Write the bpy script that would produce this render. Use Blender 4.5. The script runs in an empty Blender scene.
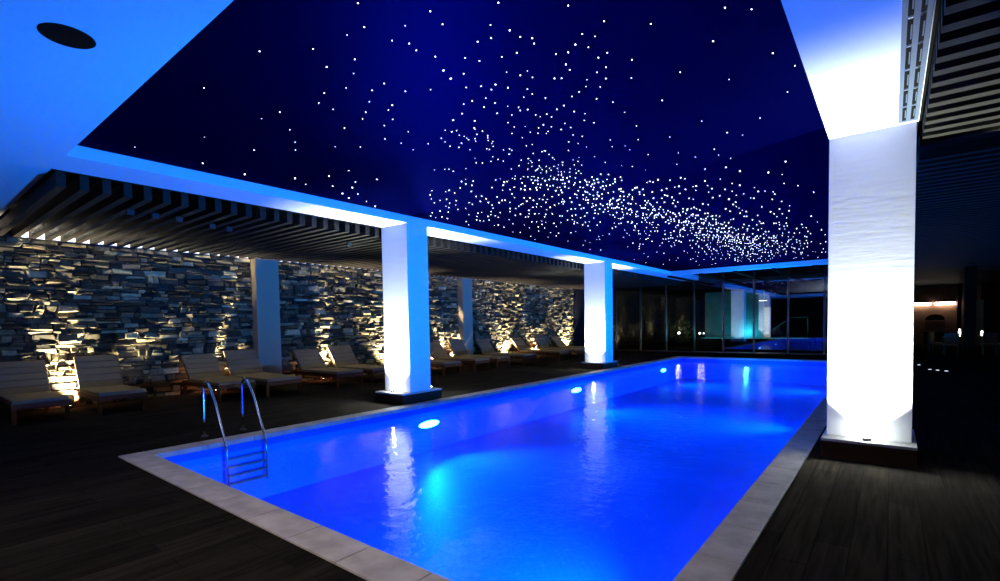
import bpy, bmesh, math, random
from mathutils import Vector, Matrix
R = math.radians
sc = bpy.context.scene
COL = sc.collection
H = 3.584          # soffit height
HT = 3.729         # star ceiling height

# ------------------------------------------------------------------ materials
def mat(name, base, rough=.5, metal=0., spec=.5, emit=None, es=0., noise=None, bump=None, coat=0.):
    m = bpy.data.materials.new(name); m.use_nodes = True
    nt = m.node_tree; b = nt.nodes['Principled BSDF']
    b.inputs['Base Color'].default_value = (*base, 1)
    b.inputs['Roughness'].default_value = rough
    b.inputs['Metallic'].default_value = metal
    b.inputs['Specular IOR Level'].default_value = spec
    b.inputs['Coat Weight'].default_value = coat
    if emit:
        b.inputs['Emission Color'].default_value = (*emit, 1)
        b.inputs['Emission Strength'].default_value = es
    tc = nt.nodes.new('ShaderNodeTexCoord')
    if noise:   # (scale vector, colour 2)
        mp = nt.nodes.new('ShaderNodeMapping'); mp.inputs['Scale'].default_value = noise[0]
        nz = nt.nodes.new('ShaderNodeTexNoise'); nz.inputs['Scale'].default_value = 1; nz.inputs['Detail'].default_value = 5
        cr = nt.nodes.new('ShaderNodeValToRGB')
        cr.color_ramp.elements[0].position = .3; cr.color_ramp.elements[1].position = .72
        cr.color_ramp.elements[0].color = (*base, 1); cr.color_ramp.elements[1].color = (*noise[1], 1)
        L = nt.links
        L.new(tc.outputs['Object'], mp.inputs['Vector']); L.new(mp.outputs['Vector'], nz.inputs['Vector'])
        L.new(nz.outputs['Fac'], cr.inputs['Fac']); L.new(cr.outputs['Color'], b.inputs['Base Color'])
    if bump:    # (scale vector, strength, distance)
        mp = nt.nodes.new('ShaderNodeMapping'); mp.inputs['Scale'].default_value = bump[0]
        nz = nt.nodes.new('ShaderNodeTexNoise'); nz.inputs['Scale'].default_value = 1; nz.inputs['Detail'].default_value = 4
        bp = nt.nodes.new('ShaderNodeBump'); bp.inputs['Strength'].default_value = bump[1]; bp.inputs['Distance'].default_value = bump[2]
        L = nt.links
        L.new(tc.outputs['Object'], mp.inputs['Vector']); L.new(mp.outputs['Vector'], nz.inputs['Vector'])
        L.new(nz.outputs['Fac'], bp.inputs['Height']); L.new(bp.outputs['Normal'], b.inputs['Normal'])
    return m

def emitter(name, col, s, sample=True):
    m = bpy.data.materials.new(name); m.use_nodes = True
    nt = m.node_tree; nt.nodes.remove(nt.nodes['Principled BSDF'])
    e = nt.nodes.new('ShaderNodeEmission'); e.inputs['Color'].default_value = (*col, 1); e.inputs['Strength'].default_value = s
    nt.links.new(e.outputs[0], nt.nodes['Material Output'].inputs['Surface'])
    if not sample: m.cycles.emission_sampling = 'NONE'
    return m

M = {}
M['plaster'] = mat('white_plaster', (.84, .84, .84), .75, spec=.2, bump=((6, 6, 6), .06, .01))
M['column'] = mat('column_render', (.86, .86, .86), .7, spec=.2, bump=((3, 3, 22), .25, .004))
M['pilaster'] = mat('grey_render', (.42, .34, .21), .75, spec=.2)
M['star'] = mat('star_membrane', (.0001, .0001, .013), .6, spec=.0)
_nt = M['star'].node_tree; _p = _nt.nodes['Principled BSDF']; _p.inputs['Base Color'].default_value = (.0001, .0001, .0055, 1)
_g = _nt.nodes.new('ShaderNodeBsdfGlossy'); _g.inputs['Color'].default_value = (.0003, .0007, .017, 1); _g.inputs['Roughness'].default_value = .5
_a = _nt.nodes.new('ShaderNodeAddShader'); _nt.links.new(_p.outputs[0], _a.inputs[0]); _nt.links.new(_g.outputs[0], _a.inputs[1])
_nt.links.new(_a.outputs[0], _nt.nodes['Material Output'].inputs['Surface'])
M['black'] = mat('black_paint', (.005, .005, .003), .6, spec=.04)
M['darkbox'] = mat('charcoal_metal', (.03, .035, .035), .5, spec=.2)
M['void'] = mat('ceiling_void', (.004, .004, .004), .9, spec=.0)
M['slat'] = mat('grey_brown_slat', (.020, .018, .013), .6, spec=.04, noise=((4, 30, 30), (.030, .027, .021)))
M['teak'] = mat('teak', (.045, .013, .004), .5, spec=.1, noise=((3, 40, 40), (.075, .024, .008)))
M['cushion'] = mat('taupe_cushion', (.14, .115, .07), .9, spec=.1, noise=((60, 60, 60), (.19, .155, .095)), bump=((180, 180, 180), .3, .002))
M['chrome'] = mat('chrome', (.75, .78, .8), .12, metal=1.)
M['steel'] = mat('dark_steel', (.08, .08, .085), .35, metal=.8)
M['plinthwood'] = mat('plinth_wood', (.026, .013, .006), .5, spec=.08, noise=((3, 3, 40), (.045, .022, .010)))
M['stonecap'] = mat('plinth_cap', (.5, .48, .46), .5, noise=((9, 9, 9), (.38, .37, .36)))
M['anod'] = mat('slate_blue_metal', (.09, .12, .15), .45, metal=.2)
M['lens'] = emitter('uplight_lens', (1, .96, .9), 60, False)
M['poollens'] = emitter('pool_lens', (.06, .55, 1.0), 30, False)
M['starlight'] = emitter('fibre_tip', (.80, .88, 1), 9, False)
M['warmlens'] = emitter('warm_lens', (1, .78, .45), 25, False)
M['cove'] = emitter('cove_strip', (1, .90, .74), 65)
M['brownwall'] = mat('brown_panel', (.20, .10, .055), .6, noise=((3, 3, 12), (.28, .15, .08)))
M['beige'] = mat('beige_post', (.35, .28, .2), .6)
M['darkwall'] = mat('dark_wall', (.012, .013, .016), .8, spec=.1)
M['leaf'] = mat('leaf_green', (.03, .06, .015), .5)
M['linen'] = mat('linen', (.22, .17, .10), .8)
M['tealwall'] = mat('tub_wall', (.10, .32, .35), .6, spec=.1, noise=((3, 3, 3), (.07, .24, .27)))
M['strip'] = emitter('light_strip', (1, .86, .74), 22)
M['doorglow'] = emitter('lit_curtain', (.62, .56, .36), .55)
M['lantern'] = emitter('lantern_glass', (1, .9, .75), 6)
M['tubwater'] = mat('tub_water', (.1, .5, .5), .1, emit=(.1, .75, .8), es=.5)

def nodes_floor():
    m = bpy.data.materials.new('dark_deck_planks'); m.use_nodes = True
    nt = m.node_tree; L = nt.links; b = nt.nodes['Principled BSDF']
    tc = nt.nodes.new('ShaderNodeTexCoord')
    mp = nt.nodes.new('ShaderNodeMapping'); mp.inputs['Rotation'].default_value = (0, 0, R(90))
    br = nt.nodes.new('ShaderNodeTexBrick'); br.inputs['Scale'].default_value = 1
    br.inputs['Brick Width'].default_value = 1.2; br.inputs['Row Height'].default_value = .2
    br.inputs['Mortar Size'].default_value = .004; br.inputs['Mortar Smooth'].default_value = .2
    br.inputs['Color1'].default_value = (.011, .0095, .0085, 1); br.inputs['Color2'].default_value = (.018, .0155, .013, 1)
    br.inputs['Mortar'].default_value = (.006, .006, .006, 1); br.offset = .37
    mp2 = nt.nodes.new('ShaderNodeMapping'); mp2.inputs['Scale'].default_value = (26, 1.6, 1)
    nz = nt.nodes.new('ShaderNodeTexNoise'); nz.inputs['Scale'].default_value = 1; nz.inputs['Detail'].default_value = 6; nz.inputs['Distortion'].default_value = .6
    mx = nt.nodes.new('ShaderNodeMix'); mx.data_type = 'RGBA'; mx.blend_type = 'MULTIPLY'; mx.inputs[0].default_value = .85
    cr = nt.nodes.new('ShaderNodeValToRGB'); cr.color_ramp.elements[0].position = .32; cr.color_ramp.elements[1].position = .68
    cr.color_ramp.elements[0].color = (.45, .45, .45, 1); cr.color_ramp.elements[1].color = (1.35, 1.3, 1.25, 1)
    L.new(tc.outputs['Object'], mp.inputs['Vector']); L.new(mp.outputs['Vector'], br.inputs['Vector'])
    L.new(tc.outputs['Object'], mp2.inputs['Vector']); L.new(mp2.outputs['Vector'], nz.inputs['Vector'])
    L.new(nz.outputs['Fac'], cr.inputs['Fac']); L.new(br.outputs['Color'], mx.inputs[6]); L.new(cr.outputs['Color'], mx.inputs[7])
    L.new(mx.outputs[2], b.inputs['Base Color'])
    b.inputs['Roughness'].default_value = .5; b.inputs['Specular IOR Level'].default_value = .0
    bp = nt.nodes.new('ShaderNodeBump'); bp.inputs['Strength'].default_value = .35; bp.inputs['Distance'].default_value = .004
    L.new(nz.outputs['Fac'], bp.inputs['Height']); L.new(bp.outputs['Normal'], b.inputs['Normal'])
    return m
M['floor'] = nodes_floor()

def nodes_coping():
    m = mat('coping_stone', (.32, .29, .25), .6, spec=.3, noise=((5, 5, 5), (.50, .46, .40)), bump=((30, 30, 30), .2, .004))
    return m
M['coping'] = nodes_coping()

def nodes_tiles():
    m = bpy.data.materials.new('pool_mosaic'); m.use_nodes = True
    nt = m.node_tree; L = nt.links; b = nt.nodes['Principled BSDF']
    tc = nt.nodes.new('ShaderNodeTexCoord')
    # summed coordinates so the grid runs on floor and walls alike
    ch = nt.nodes.new('ShaderNodeTexChecker'); ch.inputs['Scale'].default_value = 20
    ch.inputs['Color1'].default_value = (.003, .15, .80, 1); ch.inputs['Color2'].default_value = (.003, .165, .88, 1)
    L.new(tc.outputs['Object'], ch.inputs['Vector'])
    nz = nt.nodes.new('ShaderNodeTexNoise'); nz.inputs['Scale'].default_value = 1.1; nz.inputs['Detail'].default_value = 4
    L.new(tc.outputs['Object'], nz.inputs['Vector'])
    mx = nt.nodes.new('ShaderNodeMix'); mx.data_type = 'RGBA'; mx.blend_type = 'MULTIPLY'; mx.inputs[0].default_value = .35
    L.new(ch.outputs['Color'], mx.inputs[6]); L.new(nz.outputs['Fac'], mx.inputs[7])
    L.new(mx.outputs[2], b.inputs['Base Color'])
    b.inputs['Roughness'].default_value = .5; b.inputs['Specular IOR Level'].default_value = .2
    return m
M['mosaic'] = nodes_tiles()

def nodes_water():
    m = bpy.data.materials.new('pool_water'); m.use_nodes = True
    nt = m.node_tree; L = nt.links; nt.nodes.remove(nt.nodes['Principled BSDF'])
    out = nt.nodes['Material Output']
    tr = nt.nodes.new('ShaderNodeBsdfTransparent'); tr.inputs['Color'].default_value = (.80, .93, 1, 1)
    gl = nt.nodes.new('ShaderNodeBsdfGlossy'); gl.inputs['Roughness'].default_value = .04
    fr = nt.nodes.new('ShaderNodeFresnel'); fr.inputs['IOR'].default_value = 1.28
    mx = nt.nodes.new('ShaderNodeMixShader')
    tc = nt.nodes.new('ShaderNodeTexCoord')
    n1 = nt.nodes.new('ShaderNodeTexNoise'); n1.inputs['Scale'].default_value = 4.2; n1.inputs['Detail'].default_value = 3; n1.inputs['Distortion'].default_value = .8
    n2 = nt.nodes.new('ShaderNodeTexNoise'); n2.inputs['Scale'].default_value = 16; n2.inputs['Detail'].default_value = 2; n2.inputs['Distortion'].default_value = .5
    ad = nt.nodes.new('ShaderNodeMath'); ad.operation = 'MULTIPLY_ADD'; ad.inputs[1].default_value = .22
    bp = nt.nodes.new('ShaderNodeBump'); bp.inputs['Strength'].default_value = .5; bp.inputs['Distance'].default_value = .02
    for n in (n1, n2): L.new(tc.outputs['Object'], n.inputs['Vector'])
    L.new(n2.outputs['Fac'], ad.inputs[0]); L.new(n1.outputs['Fac'], ad.inputs[2]); L.new(ad.outputs[0], bp.inputs['Height'])
    L.new(bp.outputs['Normal'], gl.inputs['Normal']); L.new(bp.outputs['Normal'], fr.inputs['Normal'])
    L.new(fr.outputs[0], mx.inputs[0]); L.new(tr.outputs[0], mx.inputs[1]); L.new(gl.outputs[0], mx.inputs[2])
    L.new(mx.outputs[0], out.inputs['Surface'])
    return m
M['water'] = nodes_water()

def nodes_glass(ior):
    m = bpy.data.materials.new('window_glass'); m.use_nodes = True
    nt = m.node_tree; L = nt.links; nt.nodes.remove(nt.nodes['Principled BSDF'])
    tr = nt.nodes.new('ShaderNodeBsdfTransparent'); tr.inputs['Color'].default_value = (.78, .86, .9, 1)
    gl = nt.nodes.new('ShaderNodeBsdfGlossy'); gl.inputs['Roughness'].default_value = .0; gl.inputs['Color'].default_value = (.85, .92, 1, 1)
    fr = nt.nodes.new('ShaderNodeFresnel'); fr.inputs['IOR'].default_value = ior
    mx = nt.nodes.new('ShaderNodeMixShader')
    L.new(fr.outputs[0], mx.inputs[0]); L.new(tr.outputs[0], mx.inputs[1]); L.new(gl.outputs[0], mx.inputs[2])
    L.new(mx.outputs[0], nt.nodes['Material Output'].inputs['Surface'])
    return m
M['glass'] = nodes_glass(1.45)
M['coatedglass'] = nodes_glass(2.05)

def nodes_stone():
    m = bpy.data.materials.new('ledge_stone'); m.use_nodes = True
    nt = m.node_tree; L = nt.links; b = nt.nodes['Principled BSDF']
    at = nt.nodes.new('ShaderNodeAttribute'); at.attribute_name = 'stone'
    tc = nt.nodes.new('ShaderNodeTexCoord')
    nz = nt.nodes.new('ShaderNodeTexNoise'); nz.inputs['Scale'].default_value = 14; nz.inputs['Detail'].default_value = 5
    L.new(tc.outputs['Object'], nz.inputs['Vector'])
    mx = nt.nodes.new('ShaderNodeMix'); mx.data_type = 'RGBA'; mx.blend_type = 'MULTIPLY'; mx.inputs[0].default_value = .6
    cr = nt.nodes.new('ShaderNodeValToRGB'); cr.color_ramp.elements[0].position = .3; cr.color_ramp.elements[1].position = .7
    cr.color_ramp.elements[0].color = (.5, .5, .5, 1); cr.color_ramp.elements[1].color = (1.3, 1.3, 1.3, 1)
    L.new(nz.outputs['Fac'], cr.inputs['Fac']); L.new(at.outputs['Color'], mx.inputs[6]); L.new(cr.outputs['Color'], mx.inputs[7])
    L.new(mx.outputs[2], b.inputs['Base Color']); b.inputs['Roughness'].default_value = .8; b.inputs['Specular IOR Level'].default_value = .25
    bp = nt.nodes.new('ShaderNodeBump'); bp.inputs['Strength'].default_value = .6; bp.inputs['Distance'].default_value = .012
    L.new(nz.outputs['Fac'], bp.inputs['Height']); L.new(bp.outputs['Normal'], b.inputs['Normal'])
    return m
M['stone'] = nodes_stone()

# ------------------------------------------------------------------ mesh builder
class MB:
    def __init__(s): s.v = []; s.f = []
    def add(s, vs, fs):
        o = len(s.v); s.v += [tuple(p) for p in vs]; s.f += [tuple(i + o for i in f) for f in fs]
    def box(s, x0, x1, y0, y1, z0, z1, mtx=None):
        vs = [Vector((x, y, z)) for z in (z0, z1) for y in (y0, y1) for x in (x0, x1)]
        if mtx: vs = [mtx @ p for p in vs]
        s.add(vs, [(0, 2, 3, 1), (4, 5, 7, 6), (0, 1, 5, 4), (2, 6, 7, 3), (0, 4, 6, 2), (1, 3, 7, 5)])
        return s
    def cyl(s, c, r, h, n=16, r2=None, axis='z', mtx=None):
        r2 = r if r2 is None else r2
        a = []
        for rr, t in ((r, 0), (r2, h)):
            for k in range(n):
                an = 2 * math.pi * k / n; u, w = rr * math.cos(an), rr * math.sin(an)
                p = {'z': (u, w, t), 'y': (w, t, u), 'x': (t, u, w)}[axis]
                p = Vector(p) + Vector(c)
                a.append(mtx @ p if mtx else p)
        s.add(a, [(k, (k + 1) % n, n + (k + 1) % n, n + k) for k in range(n)] + [tuple(range(n - 1, -1, -1)), tuple(range(n, 2 * n))])
        return s
    def tube(s, pts, r, n=10):
        pts = [Vector(p) for p in pts]; rings = []
        up = None
        for i, p in enumerate(pts):
            d = (pts[min(i + 1, len(pts) - 1)] - pts[max(i - 1, 0)]).normalized()
            if up is None: up = Vector((0, 1, 0)) if abs(d.y) < .9 else Vector((0, 0, 1))
            a = d.cross(up).normalized(); b = d.cross(a).normalized()
            rr = r[i] if isinstance(r, (list, tuple)) else r
            rings.append([p + a * rr * math.cos(2 * math.pi * k / n) + b * rr * math.sin(2 * math.pi * k / n) for k in range(n)])
        vs = [q for g in rings for q in g]; fs = []
        for i in range(len(rings) - 1):
            for k in range(n):
                fs.append((i * n + k, i * n + (k + 1) % n, (i + 1) * n + (k + 1) % n, (i + 1) * n + k))
        fs += [tuple(range(n - 1, -1, -1)), tuple(range((len(rings) - 1) * n, len(rings) * n))]
        s.add(vs, fs); return s
    def lathe(s, c, prof, n=20):
        vs = []; fs = []
        for r, z in prof:
            for k in range(n):
                an = 2 * math.pi * k / n; vs.append((c[0] + r * math.cos(an), c[1] + r * math.sin(an), c[2] + z))
        for i in range(len(prof) - 1):
            for k in range(n): fs.append((i * n + k, i * n + (k + 1) % n, (i + 1) * n + (k + 1) % n, (i + 1) * n + k))
        fs += [tuple(range(n - 1, -1, -1)), tuple(range((len(prof) - 1) * n, len(prof) * n))]
        s.add(vs, fs); return s
    def build(s, name, m, parent=None, bevel=0., smooth=False, seg=2):
        me = bpy.data.meshes.new(name); me.from_pydata(s.v, [], s.f); me.update()
        bm = bmesh.new(); bm.from_mesh(me)
        bmesh.ops.recalc_face_normals(bm, faces=bm.faces)
        if bevel: bmesh.ops.bevel(bm, geom=[e for e in bm.edges], offset=bevel, segments=seg, affect='EDGES', profile=.6)
        if smooth:
            for f in bm.faces: f.smooth = True
        bm.to_mesh(me); bm.free()
        me.materials.append(m)
        o = bpy.data.objects.new(name, me); COL.objects.link(o)
        if parent: o.parent = parent
        return o

def empty(name, loc, label, cat, group=None, rz=0):
    o = bpy.data.objects.new(name, None); COL.objects.link(o); o.empty_display_size = .1
    o.location = loc; o.rotation_euler = (0, 0, rz); o['label'] = label; o['category'] = cat
    if group: o['group'] = group
    return o
def tag(o, label, cat, group=None, kind=None):
    o['label'] = label; o['category'] = cat
    if group: o['group'] = group
    if kind: o['kind'] = kind
    return o
def struct(name, mb, m, label=None, **k):
    o = mb.build(name, m, **k); o['kind'] = 'structure'
    if label: o['label'] = label; o['category'] = name.split('_')[0]
    return o
def copy_tree(o, parent=None):
    c = o.copy(); COL.objects.link(c); c.parent = parent
    for ch in [q for q in bpy.data.objects if q.parent == o]: copy_tree(ch, c)
    return c
def spot(name, loc, aim, col, watts, deg, blend, rad, parent):
    d = bpy.data.lights.new(name, 'SPOT'); d.energy = watts; d.color = col; d.spot_size = R(deg); d.spot_blend = blend; d.shadow_soft_size = rad
    o = bpy.data.objects.new(name, d); COL.objects.link(o)
    o.location = loc; o.rotation_euler = Vector(aim).to_track_quat('-Z', 'Y').to_euler(); o.parent = parent
    return o
def point(name, loc, col, watts, rad, parent):
    d = bpy.data.lights.new(name, 'POINT'); d.energy = watts; d.color = col; d.shadow_soft_size = rad
    o = bpy.data.objects.new(name, d); COL.objects.link(o); o.location = loc; o.parent = parent
    return o
M['glintdisc'] = emitter('glint_disc', (.8,.85,1), 3, False)
FIT = (495.59854, 499.64216, 343.72432, 0.66829, -0.03866, -0.01645)
STARS = (
'-211,272 -176,305 -284,212 -253,249 -231,288 -257,265 -279,249 -165,337 -224,302 -303,231 -223,314 -241,301 -217,321 -185,341 -93,377 -140,362 '
'-252,298 -179,350 -321,229 -301,255 -220,328 -294,266 -79,391 -196,350 -297,276 -238,330 -190,360 -206,356 -251,327 -215,352 -292,292 -275,309 '
'-269,320 -182,377 -357,223 -191,379 -345,253 -111,415 -217,371 -302,312 -303,312 -171,400 -248,359 -263,349 -392,198 -293,327 -219,381 -193,397 '
'-257,361 -373,245 -251,371 -203,400 -307,326 -308,326 -365,266 -237,385 -232,389 -284,360 -216,406 -296,354 -202,415 -359,294 -308,347 -279,372 '
'-184,429 -293,365 -267,386 -336,329 -147,447 -78,465 -223,417 -356,316 -213,426 -378,295 -269,397 -392,277 -233,422 -308,375 -279,397 -264,412 '
'-243,426 -322,371 -416,270 -308,389 -333,371 -227,446 -117,489 -399,308 -303,403 -67,500 -322,389 -296,412 -388,327 -259,438 -218,463 -292,422 '
'-299,419 -269,441 -438,278 -400,332 -321,409 -349,386 -179,491 -258,457 -312,422 -283,444 -489,195 -293,438 -421,320 -440,295 -252,469 -292,445 '
'-283,453 -367,392 -351,408 -368,392 -219,493 -414,349 -327,435 -437,328 -261,484 -486,264 -281,477 -301,465 -329,449 -319,456 -364,422 -80,552 '
'-256,496 -434,354 -297,475 -366,426 -310,469 -393,406 -393,406 -384,415 -282,491 -363,435 -390,414 -391,414 -293,489 -307,484 -427,382 -324,473 '
'-342,462 -374,438 -472,330 -319,481 -515,260 -391,427 -312,488 -367,449 -224,535 -389,433 -371,454 -390,439 -340,480 -291,512 -384,446 -413,420 '
'-413,420 -164,569 -392,444 -376,461 -285,523 -389,453 -374,467 -521,294 -464,379 -418,431 -406,447 -379,471 -437,422 -460,400 -306,528 -344,506 '
'-113,602 -423,445 -384,480 -265,555 -352,505 -424,446 -418,455 -300,540 -395,481 -239,576 -374,500 -394,485 -413,470 -207,592 -382,498 -466,424 '
'-375,506 -507,376 -298,557 -551,317 -344,535 -345,534 -529,356 -273,577 -349,535 -321,553 -151,623 -260,586 -386,515 -361,533 -348,550 -408,509 '
'-261,602 -429,498 -139,643 -613,243 -377,545 -409,521 -575,331 -351,563 -388,544 -324,585 -421,521 -408,531 -307,596 -353,571 -370,560 -380,555 '
'-440,513 -434,519 -335,589 -382,561 -612,298 -613,299 -388,561 -250,635 -333,598 -351,588 -218,655 -404,561 -178,671 -383,580 -361,594 -392,575 '
'-357,598 -307,627 -344,608 -377,588 -467,522 -369,595 -337,616 -486,508 -386,588 -420,565 -491,505 -391,589 -403,581 -378,598 -504,498 -370,606 '
'-395,592 -389,596 -488,519 -357,619 -399,594 -206,686 -381,607 -296,655 -353,627 -388,606 -180,699 -377,620 -374,623 -286,668 -399,608 -353,636 '
'-371,626 -393,613 -595,421 -366,633 -707,203 -379,632 -361,643 -235,700 -436,596 -356,648 -385,633 -428,606 -171,723 -419,614 -424,611 -383,638 '
'-417,617 -397,631 -278,696 -446,602 -461,592 -415,625 -336,671 -502,560 -445,607 -376,651 -396,640 -438,612 -386,648 -469,591 -412,632 -328,680 '
'-382,653 -428,626 -498,573 -373,662 -401,646 -407,643 -352,675 -637,417 -513,563 -710,278 -423,635 -398,651 -599,472 -426,633 -461,609 -394,656 '
'-466,608 -392,658 -415,644 -448,630 -320,704 -351,690 -517,577 -368,683 -436,642 -390,672 -211,748 -358,692 -341,702 -331,708 -515,589 -186,760 '
'-378,685 -634,460 -478,621 -370,691 -434,653 -387,685 -400,677 -683,391 -403,675 -368,696 -432,658 -350,707 -426,666 -455,647 -326,721 -717,335 '
'-358,707 -420,675 -116,788 -500,620 -337,722 -365,708 -472,642 -394,694 -539,588 -426,675 -370,710 -377,707 -447,667 -409,692 -442,671 -344,729 '
'-282,755 -469,656 -417,690 -421,689 -252,768 -485,648 -459,667 -295,755 -561,586 -377,719 -175,793 -351,733 -468,665 -393,712 -678,450 -497,644 '
'-357,732 -662,474 -700,418 -362,730 -301,758 -583,569 -438,688 -269,770 -410,706 -390,717 -454,679 -249,778 -293,763 -539,615 -571,588 -377,728 '
'-369,736 -425,707 -433,703 -566,604 -384,739 -405,728 -369,749 -499,672 -431,720 -347,765 -324,775 -144,828 -604,585 -327,775 -350,765 -399,741 '
'-208,817 -229,811 -399,748 -546,649 -554,644 -462,714 -335,783 -386,759 -688,503 -443,729 -420,743 -703,484 -529,670 -321,792 -354,780 -365,775 '
'-270,814 -420,749 -352,784 -374,774 -277,815 -402,762 -510,694 -412,757 -458,732 -130,854 -290,814 -551,667 -491,713 -499,707 -393,772 -386,775 '
'-248,831 -622,605 -604,624 -253,831 -332,804 -401,773 -233,840 -300,819 -482,729 -598,642 -533,697 -537,694 -396,783 -200,855 -619,623 -440,761 '
'-316,820 -430,768 -416,776 -481,738 -720,508 -268,840 -570,674 -475,743 -352,809 -496,731 -454,760 -338,819 -508,728 -368,808 -333,827 -364,814 '
'-426,783 -565,690 -591,668 -551,703 -411,793 -536,715 -637,627 -399,801 -407,797 -193,874 -619,647 -360,820 -233,865 -257,859 -422,793 -717,542 '
'-426,792 -354,827 -384,814 -460,775 -488,759 -465,775 -595,681 -524,738 -284,860 -391,819 -307,853 -452,788 -621,665 -506,757 -378,828 -572,709 '
'-530,741 -218,885 -305,860 -474,780 -381,829 -361,842 -386,833 -397,828 -640,659 -375,838 -244,885 -432,812 -471,790 -330,861 -136,912 -178,907 '
'-541,749 -487,786 -303,877 -643,670 -319,872 -429,824 -212,906 -403,839 -735,574 -512,780 -385,851 -452,817 -520,776 -526,773 -625,696 -586,729 '
'-348,868 -420,837 -344,873 -563,752 -502,795 -403,849 -411,846 -556,760 -430,838 -641,692 -395,858 -409,853 -379,867 -437,841 -282,905 -422,850 '
'-121,942 -377,873 -308,901 -351,885 -236,923 -370,879 -178,937 -674,678 -337,896 -169,943 -444,849 -458,843 -518,808 -279,918 -546,789 -201,939 '
'-326,904 -350,895 -394,878 -473,838 -249,929 -213,939 -606,748 -480,835 -464,845 -670,696 -580,774 -422,871 -624,741 -407,879 -307,919 -159,957 '
'-360,901 -696,679 -352,907 -599,767 -370,900 -418,879 -317,922 -439,871 -634,742 -493,843 -413,885 -416,884 -407,888 -433,881 -450,874 -399,900 '
'-230,960 -407,901 -656,740 -355,923 -623,768 -160,977 -563,814 -577,804 -547,825 -554,821 -369,921 -375,919 -395,913 -373,923 -345,935 -529,845 '
'-198,978 -541,840 -591,806 -623,782 -400,917 -321,948 -719,697 -436,902 -473,884 -276,964 -445,899 -194,984 -637,776 -655,763 -398,925 -359,941 '
'-708,717 -463,899 -371,941 -270,978 -106,1009 -579,834 -628,798 -354,952 -723,714 -499,885 -365,949 -460,907 -428,922 -418,927 -226,993 -585,833 '
'-528,872 -394,941 -555,857 -363,955 -525,876 -508,887 -349,961 -712,737 -405,942 -297,982 -170,1015 -317,979 -491,908 -416,945 -447,932 -311,987 '
'-345,976 -675,785 -234,1009 -305,991 -624,829 -443,939 -658,805 -298,999 -376,973 -415,958 -427,953 -392,968 -504,915 -676,797 -406,964 -356,984 '
'-672,804 -316,999 -346,992 -702,783 -367,987 -390,980 -383,983 -486,937 -296,1014 -326,1006 -234,1032 -160,1046 -526,919 -356,998 -398,982 -450,961 '
'-536,916 -345,1005 -583,890 -376,995 -409,983 -602,880 -414,984 -254,1037 -374,1000 -336,1014 -595,888 -439,975 -390,997 -361,1009 -370,1007 -382,1003 '
'-449,976 -233,1049 -346,1019 -583,905 -327,1027 -447,982 -644,869 -534,942 -560,930 -400,1010 -722,813 -197,1069 -410,1008 -406,1010 -341,1035 '
'-374,1024 -318,1043 -576,926 -675,857 -385,1021 -511,965 -292,1054 -297,1053 -519,963 -390,1023 -253,1066 -685,856 -536,957 -601,918 -323,1049 '
'-351,1040 -374,1033 -635,898 -233,1076 -495,984 -363,1040 -316,1059 -546,961 -313,1061 -154,1096 -324,1062 -413,1032 -332,1065 -229,1092 -681,885 '
'-449,1024 -441,1029 -537,983 -477,1016 -363,1063 -623,936 -369,1062 -242,1100 -292,1088 -591,960 -174,1114 -466,1027 -286,1092 -427,1046 -341,1078 '
'-302,1090 -472,1028 -296,1092 -377,1067 -515,1009 -645,933 -326,1087 -449,1043 -420,1056 -535,1004 -282,1102 -620,957 -411,1067 -360,1087 -192,1129 '
'-443,1058 -319,1102 -418,1068 -370,1086 -387,1081 -377,1085 -310,1106 -162,1144 -317,1111 -351,1102 -301,1123 -347,1110 -357,1108 -367,1106 -243,1140 '
'-493,1057 -239,1142 -330,1121 -219,1148 -422,1091 -297,1131 -190,1155 -456,1078 -388,1104 -317,1127 -356,1117 -411,1099 -364,1115 -650,978 -702,946 '
'-177,1166 -506,1067 -267,1153 -341,1134 -354,1130 -692,962 -336,1137 -273,1156 -350,1138 -464,1099 -331,1147 -347,1142 -557,1056 -327,1150 -589,1044 '
'-379,1138 -640,1014 -444,1115 -382,1139 -431,1124 -305,1165 -370,1147 -363,1149 -319,1163 -191,1193 -426,1130 -605,1049 -630,1034 -332,1165 -237,1189 '
'-494,1108 -291,1178 -356,1165 -304,1180 -285,1188 -478,1124 -392,1158 -310,1185 -302,1190 -322,1184 -177,1220 -473,1139 -328,1189 -379,1177 -320,1195 '
'-301,1201 -349,1191 -704,1023 -229,1221 -134,1236 -362,1190 -465,1156 -368,1191 -654,1062 -454,1167 -388,1192 -446,1172 -441,1175 -545,1131 -425,1182 '
'-387,1197 -299,1223 -678,1062 -508,1153 -357,1211 -264,1235 -396,1203 -369,1211 -341,1220 -353,1217 -349,1219 -227,1249 -231,1249 -411,1203 -388,1212 '
'-334,1229 -567,1141 -489,1178 -318,1235 -198,1264 -487,1184 -475,1189 -242,1259 -329,1240 -580,1145 -209,1267 -294,1250 -380,1227 -314,1247 -513,1179 '
'-205,1270 -259,1261 -310,1250 -424,1218 -723,1070 -361,1241 -301,1258 -406,1229 -327,1255 -187,1285 -274,1271 -292,1270 -349,1258 -477,1217 -443,1232 '
'-202,1296 -327,1270 -538,1199 -347,1270 -369,1264 -377,1262 -287,1287 -389,1267 -131,1321 -270,1300 -416,1262 -605,1183 -599,1187 -335,1287 -347,1284 '
'-295,1298 -259,1306 -437,1258 -377,1280 -674,1153 -635,1175 -162,1326 -197,1323 -191,1325 -311,1302 -329,1298 -320,1301 -243,1319 -404,1282 -361,1299 '
'-327,1308 -422,1282 -252,1330 -515,1252 -498,1260 -276,1327 -391,1298 -431,1286 -371,1305 -387,1301 -375,1306 -382,1306 -309,1326 -320,1324 -420,1298 '
'-507,1269 -450,1292 -369,1318 -211,1352 -641,1213 -363,1324 -448,1300 -458,1299 -347,1334 -202,1364 -472,1299 -356,1337 -166,1374 -467,1304 -179,1379 '
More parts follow.
